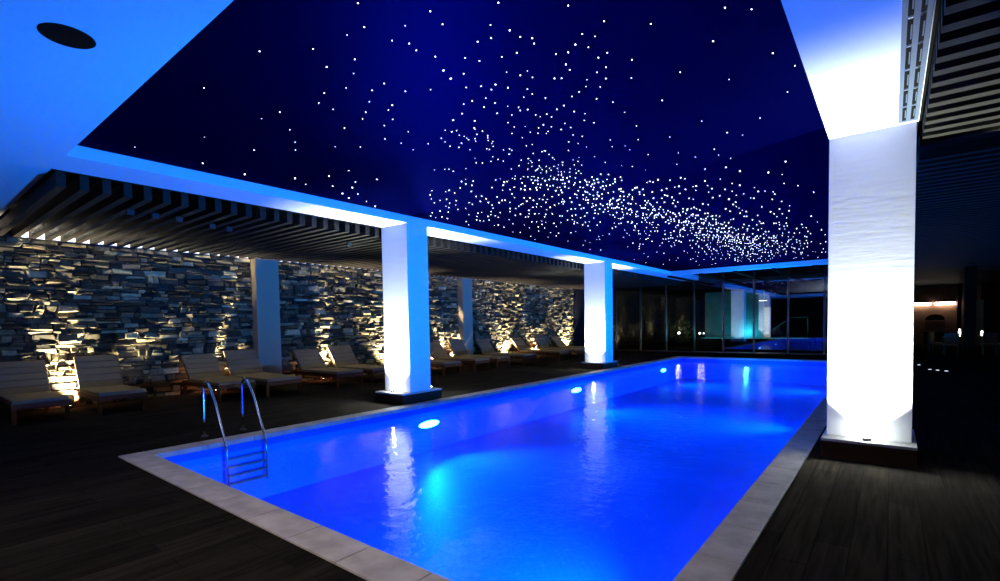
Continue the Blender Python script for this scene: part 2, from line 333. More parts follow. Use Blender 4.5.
'-160,1383 -244,1370 -397,1335 -303,1360 -238,1375 -326,1359 -323,1360 -334,1358 -383,1349 -293,1373 -350,1359 -298,1373 -508,1313 -275,1381 -375,1358 '
'-311,1374 -358,1366 -676,1240 -398,1357 -323,1380 -558,1304 -349,1375 -454,1345 -332,1381 -327,1382 -368,1373 -339,1380 -311,1391 -255,1406 -475,1350 '
'-452,1362 -358,1390 -339,1398 -427,1373 -420,1377 -215,1424 -347,1398 -321,1404 -202,1427 -327,1404 -550,1334 -400,1389 -135,1441 -304,1416 -498,1362 '
'-273,1424 -163,1441 -253,1430 -452,1381 -547,1347 -388,1402 -317,1420 -471,1378 -292,1427 -297,1427 -398,1404 -378,1410 -182,1450 -193,1449 -415,1402 '
'-268,1438 -355,1422 -280,1442 -367,1423 -330,1436 -338,1436 -311,1443 -240,1457 -234,1461 -343,1440 -335,1442 -596,1356 -222,1465 -353,1439 -304,1453 '
'-568,1373 -321,1454 -287,1464 -162,1484 -278,1468 -254,1474 -520,1404 -701,1327 -293,1472 -336,1463 -267,1479 -484,1423 -315,1469 -305,1474 -347,1465 '
'-378,1458 -368,1461 -331,1470 -351,1466 -396,1454 -251,1487 -374,1463 -241,1491 -433,1448 -344,1474 -246,1494 -214,1500 -286,1488 -291,1489 -498,1434 '
'-682,1358 -203,1510 -326,1489 -453,1461 -342,1492 -179,1521 -586,1415 -365,1488 -298,1503 -411,1479 -306,1504 -135,1531 -334,1507 -176,1536 -436,1484 '
'-417,1489 -389,1499 -360,1508 -268,1531 -343,1516 -257,1535 -303,1528 -333,1525 -255,1543 -326,1531 -357,1526 -314,1536 -215,1553 -248,1553 -444,1511 '
'-324,1541 -312,1545 -221,1561 -319,1544 -278,1558 -375,1538 -204,1572 -423,1529 -465,1518 -254,1572 -386,1545 -306,1563 -418,1537 -382,1548 -276,1575 '
'-374,1559 -294,1576 -396,1555 -228,1593 -445,1550 -200,1600 -243,1595 -285,1588 -185,1605 -356,1578 -263,1598 -316,1590 -337,1593 -368,1586 -308,1599 '
'-574,1525 -256,1611 -304,1602 -210,1619 -323,1602 -280,1613 -434,1581 -422,1586 -355,1603 -378,1604 -505,1570 -331,1617 -177,1641 -316,1621 -239,1635 '
'-619,1532 -305,1629 -369,1617 -205,1647 -225,1647 -288,1638 -410,1616 -378,1624 -346,1631 -569,1571 -188,1661 -258,1653 -425,1618 -480,1603 -196,1663 '
'-276,1653 -146,1670 -439,1622 -366,1640 -318,1652 -284,1660 -361,1650 -460,1626 -332,1657 -508,1614 -427,1639 -381,1653 -479,1628 -255,1679 -243,1686 '
'-301,1678 -317,1679 -161,1702 -333,1680 -265,1698 -403,1671 -382,1676 -342,1686 -362,1685 -211,1712 -634,1605 -311,1701 -397,1683 -236,1717 -427,1689 '
'-305,1717 -319,1720 -234,1738 -472,1690 -257,1740 -199,1747 -326,1729 -458,1703 -343,1730 -372,1725 -278,1743 -232,1753 -358,1732 -380,1729 -442,1715 '
'-264,1760 -297,1755 -699,1643 -418,1736 -213,1782 -225,1783 -511,1727 -280,1781 -379,1765 -439,1753 -318,1781 -365,1772 -325,1780 -574,1719 -404,1773 '
'-356,1784 -304,1796 -312,1794 -422,1772 -263,1813 -355,1799 -483,1769 -390,1795 -352,1805 -166,1834 -366,1807 -247,1833 -612,1746 -348,1819 -290,1833 '
'-296,1833 -542,1779 -378,1822 -475,1806 -553,1790 -385,1835 -311,1855 -602,1785 -231,1871 -246,1871 -199,1880 -227,1878 -440,1845 -377,1861 -519,1827 '
'-414,1854 -706,1768 -276,1888 -494,1844 -194,1899 -469,1854 -406,1876 -348,1888 -458,1869 -327,1897 -168,1924 -431,1883 -179,1925 -236,1920 -314,1909 '
'-297,1921 -559,1870 -396,1919 -361,1936 -432,1928 -441,1930 -396,1941 -370,1947 -678,1865 -223,1977 -327,1964 -388,1968 -432,1961 -354,1985 -338,1990 '
'-443,1979 -263,2013 -432,1987 -406,2004 -523,1990 -274,2040 -374,2034 -248,2054 -392,2035 -355,2042 -541,2006 -204,2072 -586,2001 '
)
# ------------------------------------------------------------------ the setting
PX0, PX1, PY0, PY1 = -7.157, -.995, 2.107, 21.92      # basin
WL, PF = -.155, -.92                                 # water level, pool floor
CX0, CX1, CY0, CY1 = -7.45, -.722, 1.815, 22.21      # coping outside
b = MB()
b.box(-14.2, CX0, -3, 40, -.3, 0); b.box(CX1, 7.2, -3, 40, -.3, 0)
b.box(CX0, CX1, -3, CY0, -.3, 0); b.box(CX0, CX1, CY1, 40, -.3, 0)
struct('floor', b, M['floor'])

# pool basin: floor, four walls
b = MB(); t = .25
b.box(PX0 - t, PX1 + t, PY0 - t, PY1 + t, PF - .2, PF)
b.box(PX0 - t, PX0, PY0 - t, PY1 + t, PF, -.055); b.box(PX1, PX1 + t, PY0 - t, PY1 + t, PF, -.055)
b.box(PX0, PX1, PY0 - t, PY0, PF, -.055); b.box(PX0, PX1, PY1, PY1 + t, PF, -.055)
struct('trim_1', b, M['mosaic'])

# coping: separate stone slabs in one ring
def slab(mb, x0, x1, y0, y1):
    g = .003
    mb.box(x0 + g, x1 - g, y0 + g, y1 - g, -.055, .012)
b = MB()
ov = .012
n = 32
for k in range(n):
    y0 = PY0 + (PY1 - PY0) * k / n; y1 = PY0 + (PY1 - PY0) * (k + 1) / n
    slab(b, CX0, PX0 + ov, y0, y1); slab(b, PX1 - ov, CX1, y0, y1)
n = 10
for k in range(n):
    x0 = PX0 + (PX1 - PX0) * k / n; x1 = PX0 + (PX1 - PX0) * (k + 1) / n
    slab(b, x0, x1, CY0, PY0 + ov); slab(b, x0, x1, PY1 - ov, CY1)
for x0, x1 in ((CX0, PX0), (PX1, CX1)):
    for y0, y1 in ((CY0, PY0), (PY1, CY1)): slab(b, x0, x1, y0, y1)
struct('trim_2', b, M['coping'], bevel=.009)

w = MB(); w.add([(PX0, PY0, WL), (PX1, PY0, WL), (PX1, PY1, WL), (PX0, PY1, WL)], [(0, 1, 2, 3)])
wo = w.build('pool_water', M['water']); tag(wo, 'glowing blue rippled water filling the long pool', 'water', kind='stuff')

# ceilings
BX0, BX1, RX0, RX1, SY0, SY1, GY = -8.236, -7.503, -.572, .206, 1.475, 21.562, 25.5
b = MB()
b.box(-14, BX0, -3, SY0, H, 4); b.box(BX0, RX1, -3, SY0, H, 4)
b.box(BX0, BX1, SY0, GY, H, 4); b.box(RX0, RX1, SY0, GY, H, 4); b.box(BX1, RX0, SY1, SY1 + .55, H, 4)
struct('ceiling', b, M['plaster'])
b = MB(); b.box(BX1, RX0, SY0, SY1, HT, HT + .03)
struct('ceiling', b, M['star'])
b = MB(); b.box(-13.9, BX0 - .01, SY0 + .01, GY, 3.93, 4); b.box(RX1 + .01, 7.2, -3, 40, 3.93, 4); b.box(BX1, RX0, SY1 + .55, GY, 3.80, 4)
struct('ceiling', b, M['void'])
b = MB(); b.box(BX0 - .028, BX0, SY0, GY, H - .012, H + .08); b.box(RX1, RX1 + .02, -1, GY, H - .002, H + .3)  # left strip: black bar painting in the shadow line at the beam edge
struct('trim_3', b, M['black'])
# slat ceilings: timber blades running across, one field each side
b = MB(); p = .235; k = 0
while 1.525 + k * p < GY - .1:
    y = 1.525 + k * p; b.box(-13.30, BX0 - .06, y, y + .095, 3.392, 3.58); k += 1
b.box(-10.95, -10.9, 1.65, GY, 3.58, 3.64)
struct('ceiling', b, M['slat'])
b = MB(); k = 0
while -.6 + k * .245 < 38:
    y = -.6 + k * .245
    if not (7.05 < y < 7.5): b.box(RX1 + .03, 7.0, y, y + .105, 3.40, 3.58)
    k += 1
struct('ceiling', b, M['slat'])
b = MB(); b.box(RX1 + .02, 7.0, 7.07, 7.52, 3.47, 3.93)
struct('trim_4', b, M['black'])
# brackets under the soffit in front of the glazing
mull = [-13.3, -11.9, -10.5, -9.13, -7.72, -6.36, -5.01, -3.62, -2.25, -.88, .15]
b = MB()
for x in mull[3:]: b.box(x - .07, x + .07, SY1 + .35, GY - .05, H - .07, H - .001)
struct('trim_5', b, M['black'])

# glass wall beyond the pool
win = empty('window_1', (0, GY, 0), 'tall dark glass wall beyond the far end of the pool', 'window'); win['kind'] = 'structure'
b = MB()
for x0, x1 in zip(mull[:5], mull[1:6]): b.box(x0 + .03, x1 - .03, -.006, .006, .06, 3.79)
b.build('glass', M['glass'], win)
b = MB()
for x0, x1 in zip(mull[5:-1], mull[6:]): b.box(x0 + .03, x1 - .03, -.006, .006, .06, 3.79)
b.build('glass', M['coatedglass'], win)
b = MB()
for x in mull: b.box(x - .035, x + .035, -.06, .06, 0, 3.79)
b.box(mull[0], mull[-1], -.05, .05, 0, .06)
b.build('window_frame', M['steel'], win, bevel=.004)

# stone wall
random.seed(11)
WX = -13.4
def stone_wall():
    v, f, c = [], [], []
    cols = [(.30, .29, .27), (.22, .22, .22), (.15, .16, .18), (.10, .11, .13), (.34, .30, .24), (.42, .38, .32), (.26, .19, .13), (.19, .20, .22), (.12, .13, .15), (.48, .45, .40)]
    z = 0.
    rows = []
    while z < 3.37:
        h = random.choice([.055, .07, .08, .095, .11, .125, .15]); rows.append((z, min(h, 3.40 - z + .001))); z += h
    for z, h in rows:
        y = -.5 - random.random() * .3
        while y < 23.2:
            wd = random.uniform(.10, .26) if random.random() < .55 else random.uniform(.24, .46)
            if y + wd > 23.3: wd = 23.3 - y + .02
            g = .006; parts = [(z, h)]
            if h > .10 and random.random() < .35: q = h * random.uniform(.4, .6); parts = [(z, q), (z + q, h - q)]
            for zz, hh in parts:
                d = random.uniform(.0, .075); tl = random.uniform(-.028, .028); tz = random.uniform(-.032, .022)
                y0, y1, z0, z1 = y + g, y + wd - g, zz + g, zz + hh - g
                j = lambda s: random.uniform(-s, s)
                jy, jz = min(.03, wd * .12), min(.016, hh * .16)
                ring = [(y0 + j(jy), z0 + j(jz)), (y1 + j(jy), z0 + j(jz)), (y1 + j(jy), z1 + j(jz)), (y0 + j(jy), z1 + j(jz))]
                cy, cz = (y0 + y1) / 2, (z0 + z1) / 2
                o = len(v); X = WX + .03 + d
                for a_, b_ in ring: v.append((WX - .02, a_, b_))
                for a_, b_ in ring: v.append((X - .014 + j(.005), a_, b_))
                for i, (a_, b_) in enumerate(ring):
                    s_ = .86 if wd > .2 else .78
                    sy, sz = (1 if a_ > cy else -1), (1 if b_ > cz else -1)
                    v.append((X + sy * tl + sz * tz + j(.008), cy + (a_ - cy) * s_, cz + (b_ - cz) * .72))
                for q0, q1 in ((0, 4), (4, 8)):
                    for i in range(4): f.append((o + q0 + i, o + q0 + (i + 1) % 4, o + q1 + (i + 1) % 4, o + q1 + i))
                f.append((o + 8, o + 9, o + 10, o + 11))
                cc = random.choice(cols); m_ = random.uniform(.12, .45) if random.random() < .62 else random.uniform(.6, 1.2)
                g_ = sum(cc) / 3; c += [(min(1, (cc[0] * .5 + g_ * .5) * 1.12 * m_), (cc[1] * .5 + g_ * .5) * 1.0 * m_, (cc[2] * .5 + g_ * .5) * .52 * m_, 1)] * 12
            y += wd
    # backing slab
    o = len(v)
    for x in (WX - .3, WX): 
        for y, z in ((-3, 0), (23.3, 0), (23.3, 3.59), (-3, 3.59)): v.append((x, y, z))
    f += [(o + 4, o + 5, o + 6, o + 7), (o, o + 3, o + 2, o + 1), (o + 1, o + 2, o + 6, o + 5), (o, o + 1, o + 5, o + 4), (o + 3, o + 7, o + 6, o + 2), (o, o + 4, o + 7, o + 3)]
    c += [(.02, .02, .02, 1)] * 8
    me = bpy.data.meshes.new('wall_left'); me.from_pydata(v, [], f); me.update()
    ca = me.color_attributes.new('stone', 'FLOAT_COLOR', 'POINT')
    ca.data.foreach_set('color', [q for t_ in c for q in t_])
    me.materials.append(M['stone'])
    o = bpy.data.objects.new('wall_left', me); COL.objects.link(o); o['kind'] = 'structure'
stone_wall()
b = MB(); b.box(WX, WX + .10, 1.8, 23.3, 3.405, 3.93); struct('trim_6', b, M['plaster'])
b = MB(); b.box(-14.2, WX - .02, 23.32, 40, 0, 4); struct('wall_left', b, M['darkwall'])
b = MB(); b.box(7.0, 7.2, -3, 40, 0, 4); struct('wall_right', b, M['darkwall'])
b = MB(); b.box(3.9, 7.2, 38, 38.2, 0, 4); b.box(-14, .6, 39.6, 39.8, 0, 4); struct('wall_far', b, M['darkwall'])

# ------------------------------------------------------------------ columns, plinths and their uplights
def column(name, x0, x1, y0, y1, label):
    e = empty(name, ((x0 + x1) / 2, (y0 + y1) / 2, 0), label, 'column', 'white square columns beside the pool')
    hx, hy = (x1 - x0) / 2, (y1 - y0) / 2
    MB().box(-hx, hx, -hy, hy, .22, H).build('shaft', M['column'], e, bevel=.004)
    MB().box(-hx - .03, hx + .035, -hy - .23, hy + .28, 0, .19).build('plinth', M['plinthwood'], e, bevel=.004)
    MB().box(-hx - .035, hx + .04, -hy - .235, hy + .285, .19, .22).build('plinth_cap', M['stonecap'], e, bevel=.004)
    return e
column('column', -8.28, BX1, 6.61, 7.165, 'white column left of the pool, nearer of the two on that side')
column('column', -8.28, BX1, 15.23, 15.80, 'white column left of the pool, further of the two on that side')
column('column', -.569, .19, 6.80, 7.36, 'wide bright white column at the right edge of the pool')

WH = (.90, 1, .95)
def uplight(x, y, z, aim, label, watts, deg=100, blend=1., col=WH, lens='lens', group='white column uplights', r=.036, name='column_uplight'):
    e = empty(name, (x, y, z), label, 'light', group)
    MB().lathe((0, 0, 0), [(r, 0), (r * 1.15, .004), (r * 1.15, .02), (r * .95, .035), (r * .8, .035), (r * .78, .028)], 20).build('housing', M['steel'], e, smooth=False)
    MB().cyl((0, 0, .0285), r * .76, .003, 18).build('lens', M[lens], e)
    spot('lamp', (0, 0, .05), aim, col, watts, deg, blend, .02, e)
    if aim[1] > 0: point('spill', (0, 0, .06), col, watts * .0026, .03, e)
    return e
P0 = .22
uplight(-7.89, 6.48, P0, (0, .20, 1), 'small round uplight on the plinth before the nearer left column', 2250)
uplight(-7.70, 7.38, P0, (0, -.20, 1), 'small round uplight on the plinth behind the nearer left column', 2250)
uplight(-7.89, 15.1, P0, (0, .20, 1), 'small round uplight on the plinth before the further left column', 2250)
uplight(-7.89, 16.01, P0, (0, -.20, 1), 'small round uplight on the plinth behind the further left column', 2250)
uplight(-.19, 6.67, P0, (0, .20, 1), 'small round uplight on the plinth before the right column', 2250)

for y0, y1, lb in ((6.30, 6.92, 'grey wall pier between the fourth lounger and the stone wall'), (14.3, 14.85, 'grey wall pier seen between the two left columns')):
    e = empty('wall_pier', (-13.2, (y0 + y1) / 2, 0), lb, 'pillar', 'grey wall piers')
    hy = (y1 - y0) / 2
    MB().box(-.2, .13, -hy, hy, .08, 3.39).build('shaft', M['pilaster'], e, bevel=.006)
    MB().box(-.2, .145, -hy - .015, hy + .015, 0, .08).build('base', M['black'], e, bevel=.004)

# ------------------------------------------------------------------ warm ground uplights washing the stone wall
WARM = (1, .84, .66)
names = ['between the first two loungers', 'between the third and fourth loungers', 'behind the fifth and sixth loungers', 'left of the nearer left column',
         'right of the nearer left column', 'just before the far wall pier', 'brightest one between the columns', 'behind the rear group of loungers', 'left of the further left column']
for y, nm in zip([2.42, 5.2, 8.15, 10.75, 12.8, 13.75, 17.2, 19.6, 22.4], names):
    e = empty('wall_uplight', (-13.02, y, 0), 'small warm ground uplight at the stone wall ' + nm, 'light', 'warm wall uplights')
    MB().lathe((0, 0, 0), [(.06, 0), (.06, .05), (.05, .06), (.042, .06), (.04, .05)], 18).build('housing', M['black'], e)
    MB().cyl((0, 0, .05), .039, .004, 16).build('lens', M['warmlens'], e)
    spot('lamp', (0, 0, .075), (-.26, .3 if y < 3 else 0, 1), WARM, 2600, 96, .8, .03, e)
o = MB().box(-13.14, -13.05, 1.85, 23.2, 3.60, 3.625).build('cove_light_strip', M['cove'])
tag(o, 'long thin warm white light strip above the slats along the stone wall', 'light')

# ------------------------------------------------------------------ pool lights
def pool_light(x, y, z, rz, label):
    e = empty('pool_light', (x, y, z), label, 'light', 'underwater pool lights', rz)
    # local +x points into the water
    MB().cyl((0, 0, 0), 1, .02, 24, axis='x', mtx=Matrix.Diagonal((1, .29, .09, 1))).build('bezel', M['chrome'], e, bevel=.003)
    MB().cyl((.02, 0, 0), 1, .012, 24, axis='x', mtx=Matrix.Diagonal((1, .26, .065, 1))).build('lens', M['poollens'], e)
    spot('lamp', (.06, 0, .02), (1, 0, .34), (.0006, .205, 1.), 3900, 124, 1., .04, e)
    return e
for y, nm in ((6.75, 'below the nearer left column'), (12.6, 'before the further left column'), (19.6, 'beyond the further left column')):
    pool_light(PX0, y, -.39, 0, 'oval underwater lamp in the left pool wall ' + nm)
for y, nm in ((3.7, 'nearest to the bottom of the photo'), (12.6, 'beyond the wide right column'), (19.6, 'near the far end')):
    pool_light(PX1, y, -.39, math.pi, 'oval underwater lamp in the right pool wall ' + nm)

# ------------------------------------------------------------------ star ceiling lights
ST = [tuple(int(q) / 100 for q in s.split(',')) for s in STARS.split()]
def star_mesh():
    return MB().lathe((0, 0, 0), [(.005, 0), (.005, -.002), (.0036, -.005), (.0012, -.006)], 8)
s0 = star_mesh().build('star_light', M['starlight'])
tag(s0, 'tiny white fibre optic star light set in the dark blue ceiling', 'star light', 'star lights in the ceiling')
for i, (x, y) in enumerate(ST[:300]):
    o = s0 if i == 0 else s0.copy()
    if i: COL.objects.link(o)
    o.location = (x, y, HT)
    q = random.choice([.7, .9, 1, 1, 1.2]) * .9; o.scale = (q, q, q)
b = MB()
for x, y in ST[300:]:
    q = random.choice([.75, .95, 1.1, 1.3]) * 1.5
    b.lathe((x, y, HT - .001), [(.005 * q, 0), (.005 * q, -.002), (.0036 * q, -.005 * q), (.0012 * q, -.006 * q)], 6)
tag(b.build('star_light_field', M['starlight']), 'dense milky way band of fibre optic lights at the far part of the dark ceiling', 'star lights', kind='stuff')

# ------------------------------------------------------------------ things on the ceiling
e = empty('ceiling_speaker', (-4.475, .92, H), 'round dark speaker grille in the blue lit ceiling at the upper left', 'speaker')
MB().lathe((0, 0, 0), [(.155, 0), (.155, -.004), (.148, -.008), (.140, -.008), (.138, -.003)], 32).build('rim', M['black'], e)
MB().cyl((0, 0, -.006), .137, .004, 32).build('grille', M['black'], e)

e = empty('slot_diffuser', (.118, 3.0, H - .001), 'long slate grey slotted air diffuser in the white beam by the right column', 'air vent')
MB().box(-.082, .082, -4, 3.72, -.012, 0).build('panel', M['anod'], e, bevel=.002)
for sx in (-.035, .032):
    for k in range(9):
        y = 3.64 - k * .45; o = MB().box(sx - .016, sx + .016, y - .41, y, -.0145, -.012).build('slot', M['black'], e)
        MB().box(sx - .014, sx + .014, y - .434, y - .414, -.018, -.0125).build('clip', M['chrome'], o)
        MB().box(sx + .004, sx + .012, y - .32, y - .09, -.017, -.0147).build('vane', M['anod'], o)

for (x, y), nm in zip([(-9.05, 2.50), (-9.07, 2.83), (-9.1, 3.17), (-9.3, 3.75), (-9.35, 4.05), (-9.25, 6.5)],
        ['nearest to the camera', 'second from the near end', 'third from the near end', 'fourth from the near end', 'fifth from the near end', 'nearest to the white column']):
    e = empty('track_spotlight', (x, y, 3.392), 'small dark box spotlight under the left slat ceiling, ' + nm, 'light', 'spotlights under the slats')
    MB().box(-.035, .035, -.05, .05, -.09, -.012).build('housing', M['darkbox'], e, bevel=.006)
    MB().box(-.012, .012, -.015, .015, -.013, 0).build('bracket', M['black'], e)

for x, y, nm in ((-4.6, -.35, 'left of two over the near pool edge'), (-1.6, -.35, 'right of two over the near pool edge')):  # unseen lamps, added to brighten the near coping
    e = empty('added_fill_lamp', (x, y, H), 'small unseen fill lamp added in the near ceiling, ' + nm, 'light', 'added fill lamps over the near deck')
    MB().lathe((0, 0, 0), [(.06, 0), (.06, -.006), (.045, -.008), (.042, -.002)], 20).build('rim', M['plaster'], e)
    MB().cyl((0, 0, -.004), .04, .003, 16).build('lens', M['warmlens'], e)
    spot('lamp', (0, 0, -.03), (0, .45, -1), (1, .86, .70), 260, 105, .9, .04, e)

# ------------------------------------------------------------------ sun loungers
def make_lounger(label, L=1.62, ang=56, W=.74):
    """local x: foot at 0, head towards -x"""
    e = empty('sun_lounger', (0, 0, 0), label, 'sun lounger', 'sun loungers along the stone wall')
    hw = W / 2; zt = .35
    b = MB(); T = L + .38
    b.box(-T, 0, -hw, -hw + .045, zt - .10, zt); b.box(-T, 0, hw - .045, hw, zt - .10, zt)
    b.box(-.045, 0, -hw + .045, hw - .045, zt - .10, zt); b.box(-T, -T + .045, -hw + .045, hw - .045, zt - .10, zt)
    b.build('frame', M['teak'], e, bevel=.005)
    b = MB()
    for k in range(13): x = -.10 - k * (L - .12) / 12.4; b.box(x - .07, x, -hw + .045, hw - .045, zt - .028, zt - .006)
    b.build('deck_slats', M['teak'], e)
    for sx in (-.06, -T + .06):
        for sy in (-1, 1):
            MB().box(sx - .032, sx + .032, sy * (hw - .035) - .03, sy * (hw - .035) + .03, 0, zt - .10).build('leg', M['teak'], e, bevel=.006)
    # seat pad with stitched channels across
    def pad(n, x0, x1, th, mtx, name):
        b = MB(); d = (x1 - x0) / n
        for k in range(n):
            a, c = x0 + k * d, x0 + (k + 1) * d; g = min(.009, d * .1); y0, y1 = -hw + .02, hw - .02
            prof = [(a, .0), (a, th * .55), (a + g, th * .93), (a + d * .3, th), (c - d * .3, th), (c - g, th * .93), (c, th * .55), (c, 0)]
            vs = []
            for y, s in ((y0, .8), (y0 + .02, 1), (y1 - .02, 1), (y1, .8)):
                for px, pz in prof: vs.append(mtx @ Vector((px, y, pz * s)))
            m = len(prof); fs = []
            for r in range(3):
                for i in range(m): fs.append((r * m + i, r * m + (i + 1) % m, (r + 1) * m + (i + 1) % m, (r + 1) * m + i))
            fs += [tuple(range(m)), tuple(range(3 * m + m - 1, 3 * m - 1, -1))]
            b.add(vs, fs)
        return b.build(name, M['cushion'], e)
    pad(3, -L, -.01, .06, Matrix.Translation((0, 0, zt)), 'seat_cushion')
    a = R(ang)
    # backrest hinged at x=-L, rising towards the head
    mt = Matrix.Translation((-L, 0, zt + .012)) @ Matrix.Rotation(a, 4, 'Y')
    BL = .74
    b = MB(); b.box(-BL, 0, -hw + .03, -hw + .07, -.035, 0, mt); b.box(-BL, 0, hw - .07, hw - .03, -.035, 0, mt)
    for k in range(6): x = -.08 - k * .128; b.box(x - .075, x, -hw + .07, hw - .07, -.028, -.008, mt)
    b.box(-BL, -BL + .04, -hw + .07, hw - .07, -.035, 0, mt)
    b.build('backrest_frame', M['teak'], e)
    pad(5, -BL - .01, -.01, .06, mt, 'backrest_cushion')
    ex = -L - BL * .55 * math.cos(a); ez = zt + BL * .55 * math.sin(a) - .03
    b = MB()
    for sy in (-1, 1): b.tube([(ex, sy * .24, ez), (ex - .2, sy * .24, zt - .03)], .012, 6)
    b.build('backrest_prop', M['steel'], e)
    return e
LG = [  # near corner Y, width, foot X, tilt, label
 (1.38, .76, -11.42, 54, 'taupe cushioned teak lounger cut off by the left edge of the photo'),
 (2.53, .78, -11.42, 62, 'second taupe teak lounger from the left, its wide back against the lit stones'),
 (4.53, .80, -11.22, 48, 'taupe teak lounger just behind the left rail of the pool ladder'),
 (5.46, .84, -10.98, 56, 'taupe teak lounger whose head stands just left of the near wall pier'),
 (7.34, .82, -11.12, 46, 'taupe teak lounger just right of the near wall pier'),
 (8.42, .82, -11.05, 53, 'taupe teak lounger with its foot end hidden by the nearer left column'),
 (10.95, .80, -10.85, 50, 'dark lounger just right of the nearer left column, only its foot half showing'),
 (12.42, .78, -10.85, 47, 'dark taupe lounger with low back, left of the far wall pier'),
 (13.52, .78, -10.80, 58, 'dark taupe lounger whose raised back covers the foot of the far wall pier'),
 (15.15, .82, -10.80, 50, 'dark taupe lounger just right of the far wall pier'),
 (16.45, .0, -10.8, 48, ''),
 (17.6, .80, -10.75, 48, 'dark taupe lounger right of the brightest wall light'),
 (19.25, .82, -10.75, 60, 'dark taupe lounger with steep back, last but one before the further column'),
 (20.9, .82, -10.75, 46, 'dark lounger furthest away, partly behind the further left column'),
]
for y0, wd, fx, ang, lb in LG:
    if not wd: continue
    e = make_lounger(lb, L=1.60 + (-11.2 - fx) * -.9 * -1 if False else 12.82 + fx, ang=ang, W=wd)
    e.location = (fx, y0 + wd / 2, 0)

# ------------------------------------------------------------------ pool ladder
e = empty('pool_ladder', (-7.4, 3.2, 0), 'chrome ladder with curved handrails at the left pool edge', 'ladder')
def rail(y):
    pts = [(-7.78, y, .0), (-7.78, y, .3), (-7.78, y, .62)]
    for k in range(1, 10):
        a = math.pi - k * R(13.5); pts.append((-7.65 + .13 * math.cos(a), y, .66 + .13 * math.sin(a)))
    pts += [(-7.40, y, .55), (-7.22, y, .2)]
    pts += [(-7.10, y, -.02), (-7.075, y, -.10), (-7.07, y, -.2), (-7.07, y, -.62)]
    pts = [(x + 7.4, q - 3.2, z) for x, q, z in pts]
    o = MB().tube(pts, .018, 12).build('rail', M['chrome'], e, smooth=True)
    MB().lathe((-7.78 + 7.4, y - 3.2, .0), [(.045, 0), (.045, .008), (.03, .02), (.022, .022)], 16).build('flange', M['steel'], o)
for y in (2.93, 3.47): rail(y)
for k in range(4):
    z = -.235 - k * .115
    MB().box(-.03 + .33, .03 + .33, -.27, .27, z - .014, z + .014).build('step', M['steel'], e, bevel=.004)

# ------------------------------------------------------------------ beyond the glass: lit whirlpool, shower wall, doorway, handrail
e = empty('whirlpool', (-6.2, 30.6, 0), 'glowing turquoise whirlpool with raised dark rim behind the glass wall', 'pool')
b = MB(); b.box(-2.9, 3.0, -.75, -.55, 0, .56); b.box(-2.9, 3.0, .9, 1.1, 0, .56); b.box(-2.9, -2.7, -.55, .9, 0, .56); b.box(2.8, 3.0, -.55, .9, 0, .56)
b.build('rim', M['darkwall'], e, bevel=.01)
MB().box(-2.7, 2.8, -.55, .9, .2, .54).build('water', M['tubwater'], e)
point('lamp', (-.40, .9, .85), (.12, .80, .95), 50, .1, e)
o = MB().box(-9.0, -5.75, 31.9, 32.05, 0, 3.3).build('garden_wall', M['tealwall'], None, bevel=.01)
tag(o, 'tall teal lit wall standing behind the whirlpool', 'wall')
e = empty('lit_doorway', (-5.75, 30.4 + 1.8, 0), 'narrow doorway with softly lit pale curtain behind the glass wall', 'doorway')
b = MB(); b.box(-.36, -.30, 0, .1, 0, 2.35); b.box(.30, .36, 0, .1, 0, 2.35); b.box(-.36, .36, 0, .1, 2.29, 2.35); b.build('frame', M['black'], e)
b = MB()
n = 24
vs = []; fs = []
for k in range(n + 1):
    x = -.30 + .6 * k / n; y = .06 + .02 * math.sin(k * 1.3)
    vs += [(x, y, .5), (x, y, 2.29)]
    if k: fs.append((2 * k - 2, 2 * k, 2 * k + 1, 2 * k - 1))
b.add(vs, fs); b.build('curtain', M['doorglow'], e)
o = MB().tube([(-5.05, 29.6, .95), (-4.35, 29.6, 1.47), (-4.1, 29.6, 1.66), (-4.0, 29.6, 1.68), (-3.38, 29.6, 1.68), (-3.32, 29.6, 1.62), (-3.31, 29.6, .0)], .022, 8).build('handrail', M['chrome'], None, smooth=True)
tag(o, 'thin bent chrome handrail beside the whirlpool behind the glass wall', 'handrail')
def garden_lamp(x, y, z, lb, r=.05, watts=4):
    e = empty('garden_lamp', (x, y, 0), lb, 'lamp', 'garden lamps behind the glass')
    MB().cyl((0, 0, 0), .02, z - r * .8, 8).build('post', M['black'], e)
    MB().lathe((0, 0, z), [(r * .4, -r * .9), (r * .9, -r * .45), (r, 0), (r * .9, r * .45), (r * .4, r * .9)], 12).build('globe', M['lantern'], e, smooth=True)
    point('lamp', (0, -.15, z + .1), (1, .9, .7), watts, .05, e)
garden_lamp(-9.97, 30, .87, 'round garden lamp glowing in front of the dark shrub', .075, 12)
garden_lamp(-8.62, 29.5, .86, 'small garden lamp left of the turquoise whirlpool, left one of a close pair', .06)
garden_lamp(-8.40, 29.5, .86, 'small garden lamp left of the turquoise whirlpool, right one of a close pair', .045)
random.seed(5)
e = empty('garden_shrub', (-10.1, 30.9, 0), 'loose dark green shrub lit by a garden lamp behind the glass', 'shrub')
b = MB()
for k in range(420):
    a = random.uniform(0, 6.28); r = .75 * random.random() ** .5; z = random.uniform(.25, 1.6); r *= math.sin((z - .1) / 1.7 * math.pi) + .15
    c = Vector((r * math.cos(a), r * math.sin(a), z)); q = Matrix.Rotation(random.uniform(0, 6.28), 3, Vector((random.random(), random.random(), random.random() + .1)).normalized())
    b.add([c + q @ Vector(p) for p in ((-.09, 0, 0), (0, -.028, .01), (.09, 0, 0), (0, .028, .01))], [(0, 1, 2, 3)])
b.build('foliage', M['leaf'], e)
b = MB()
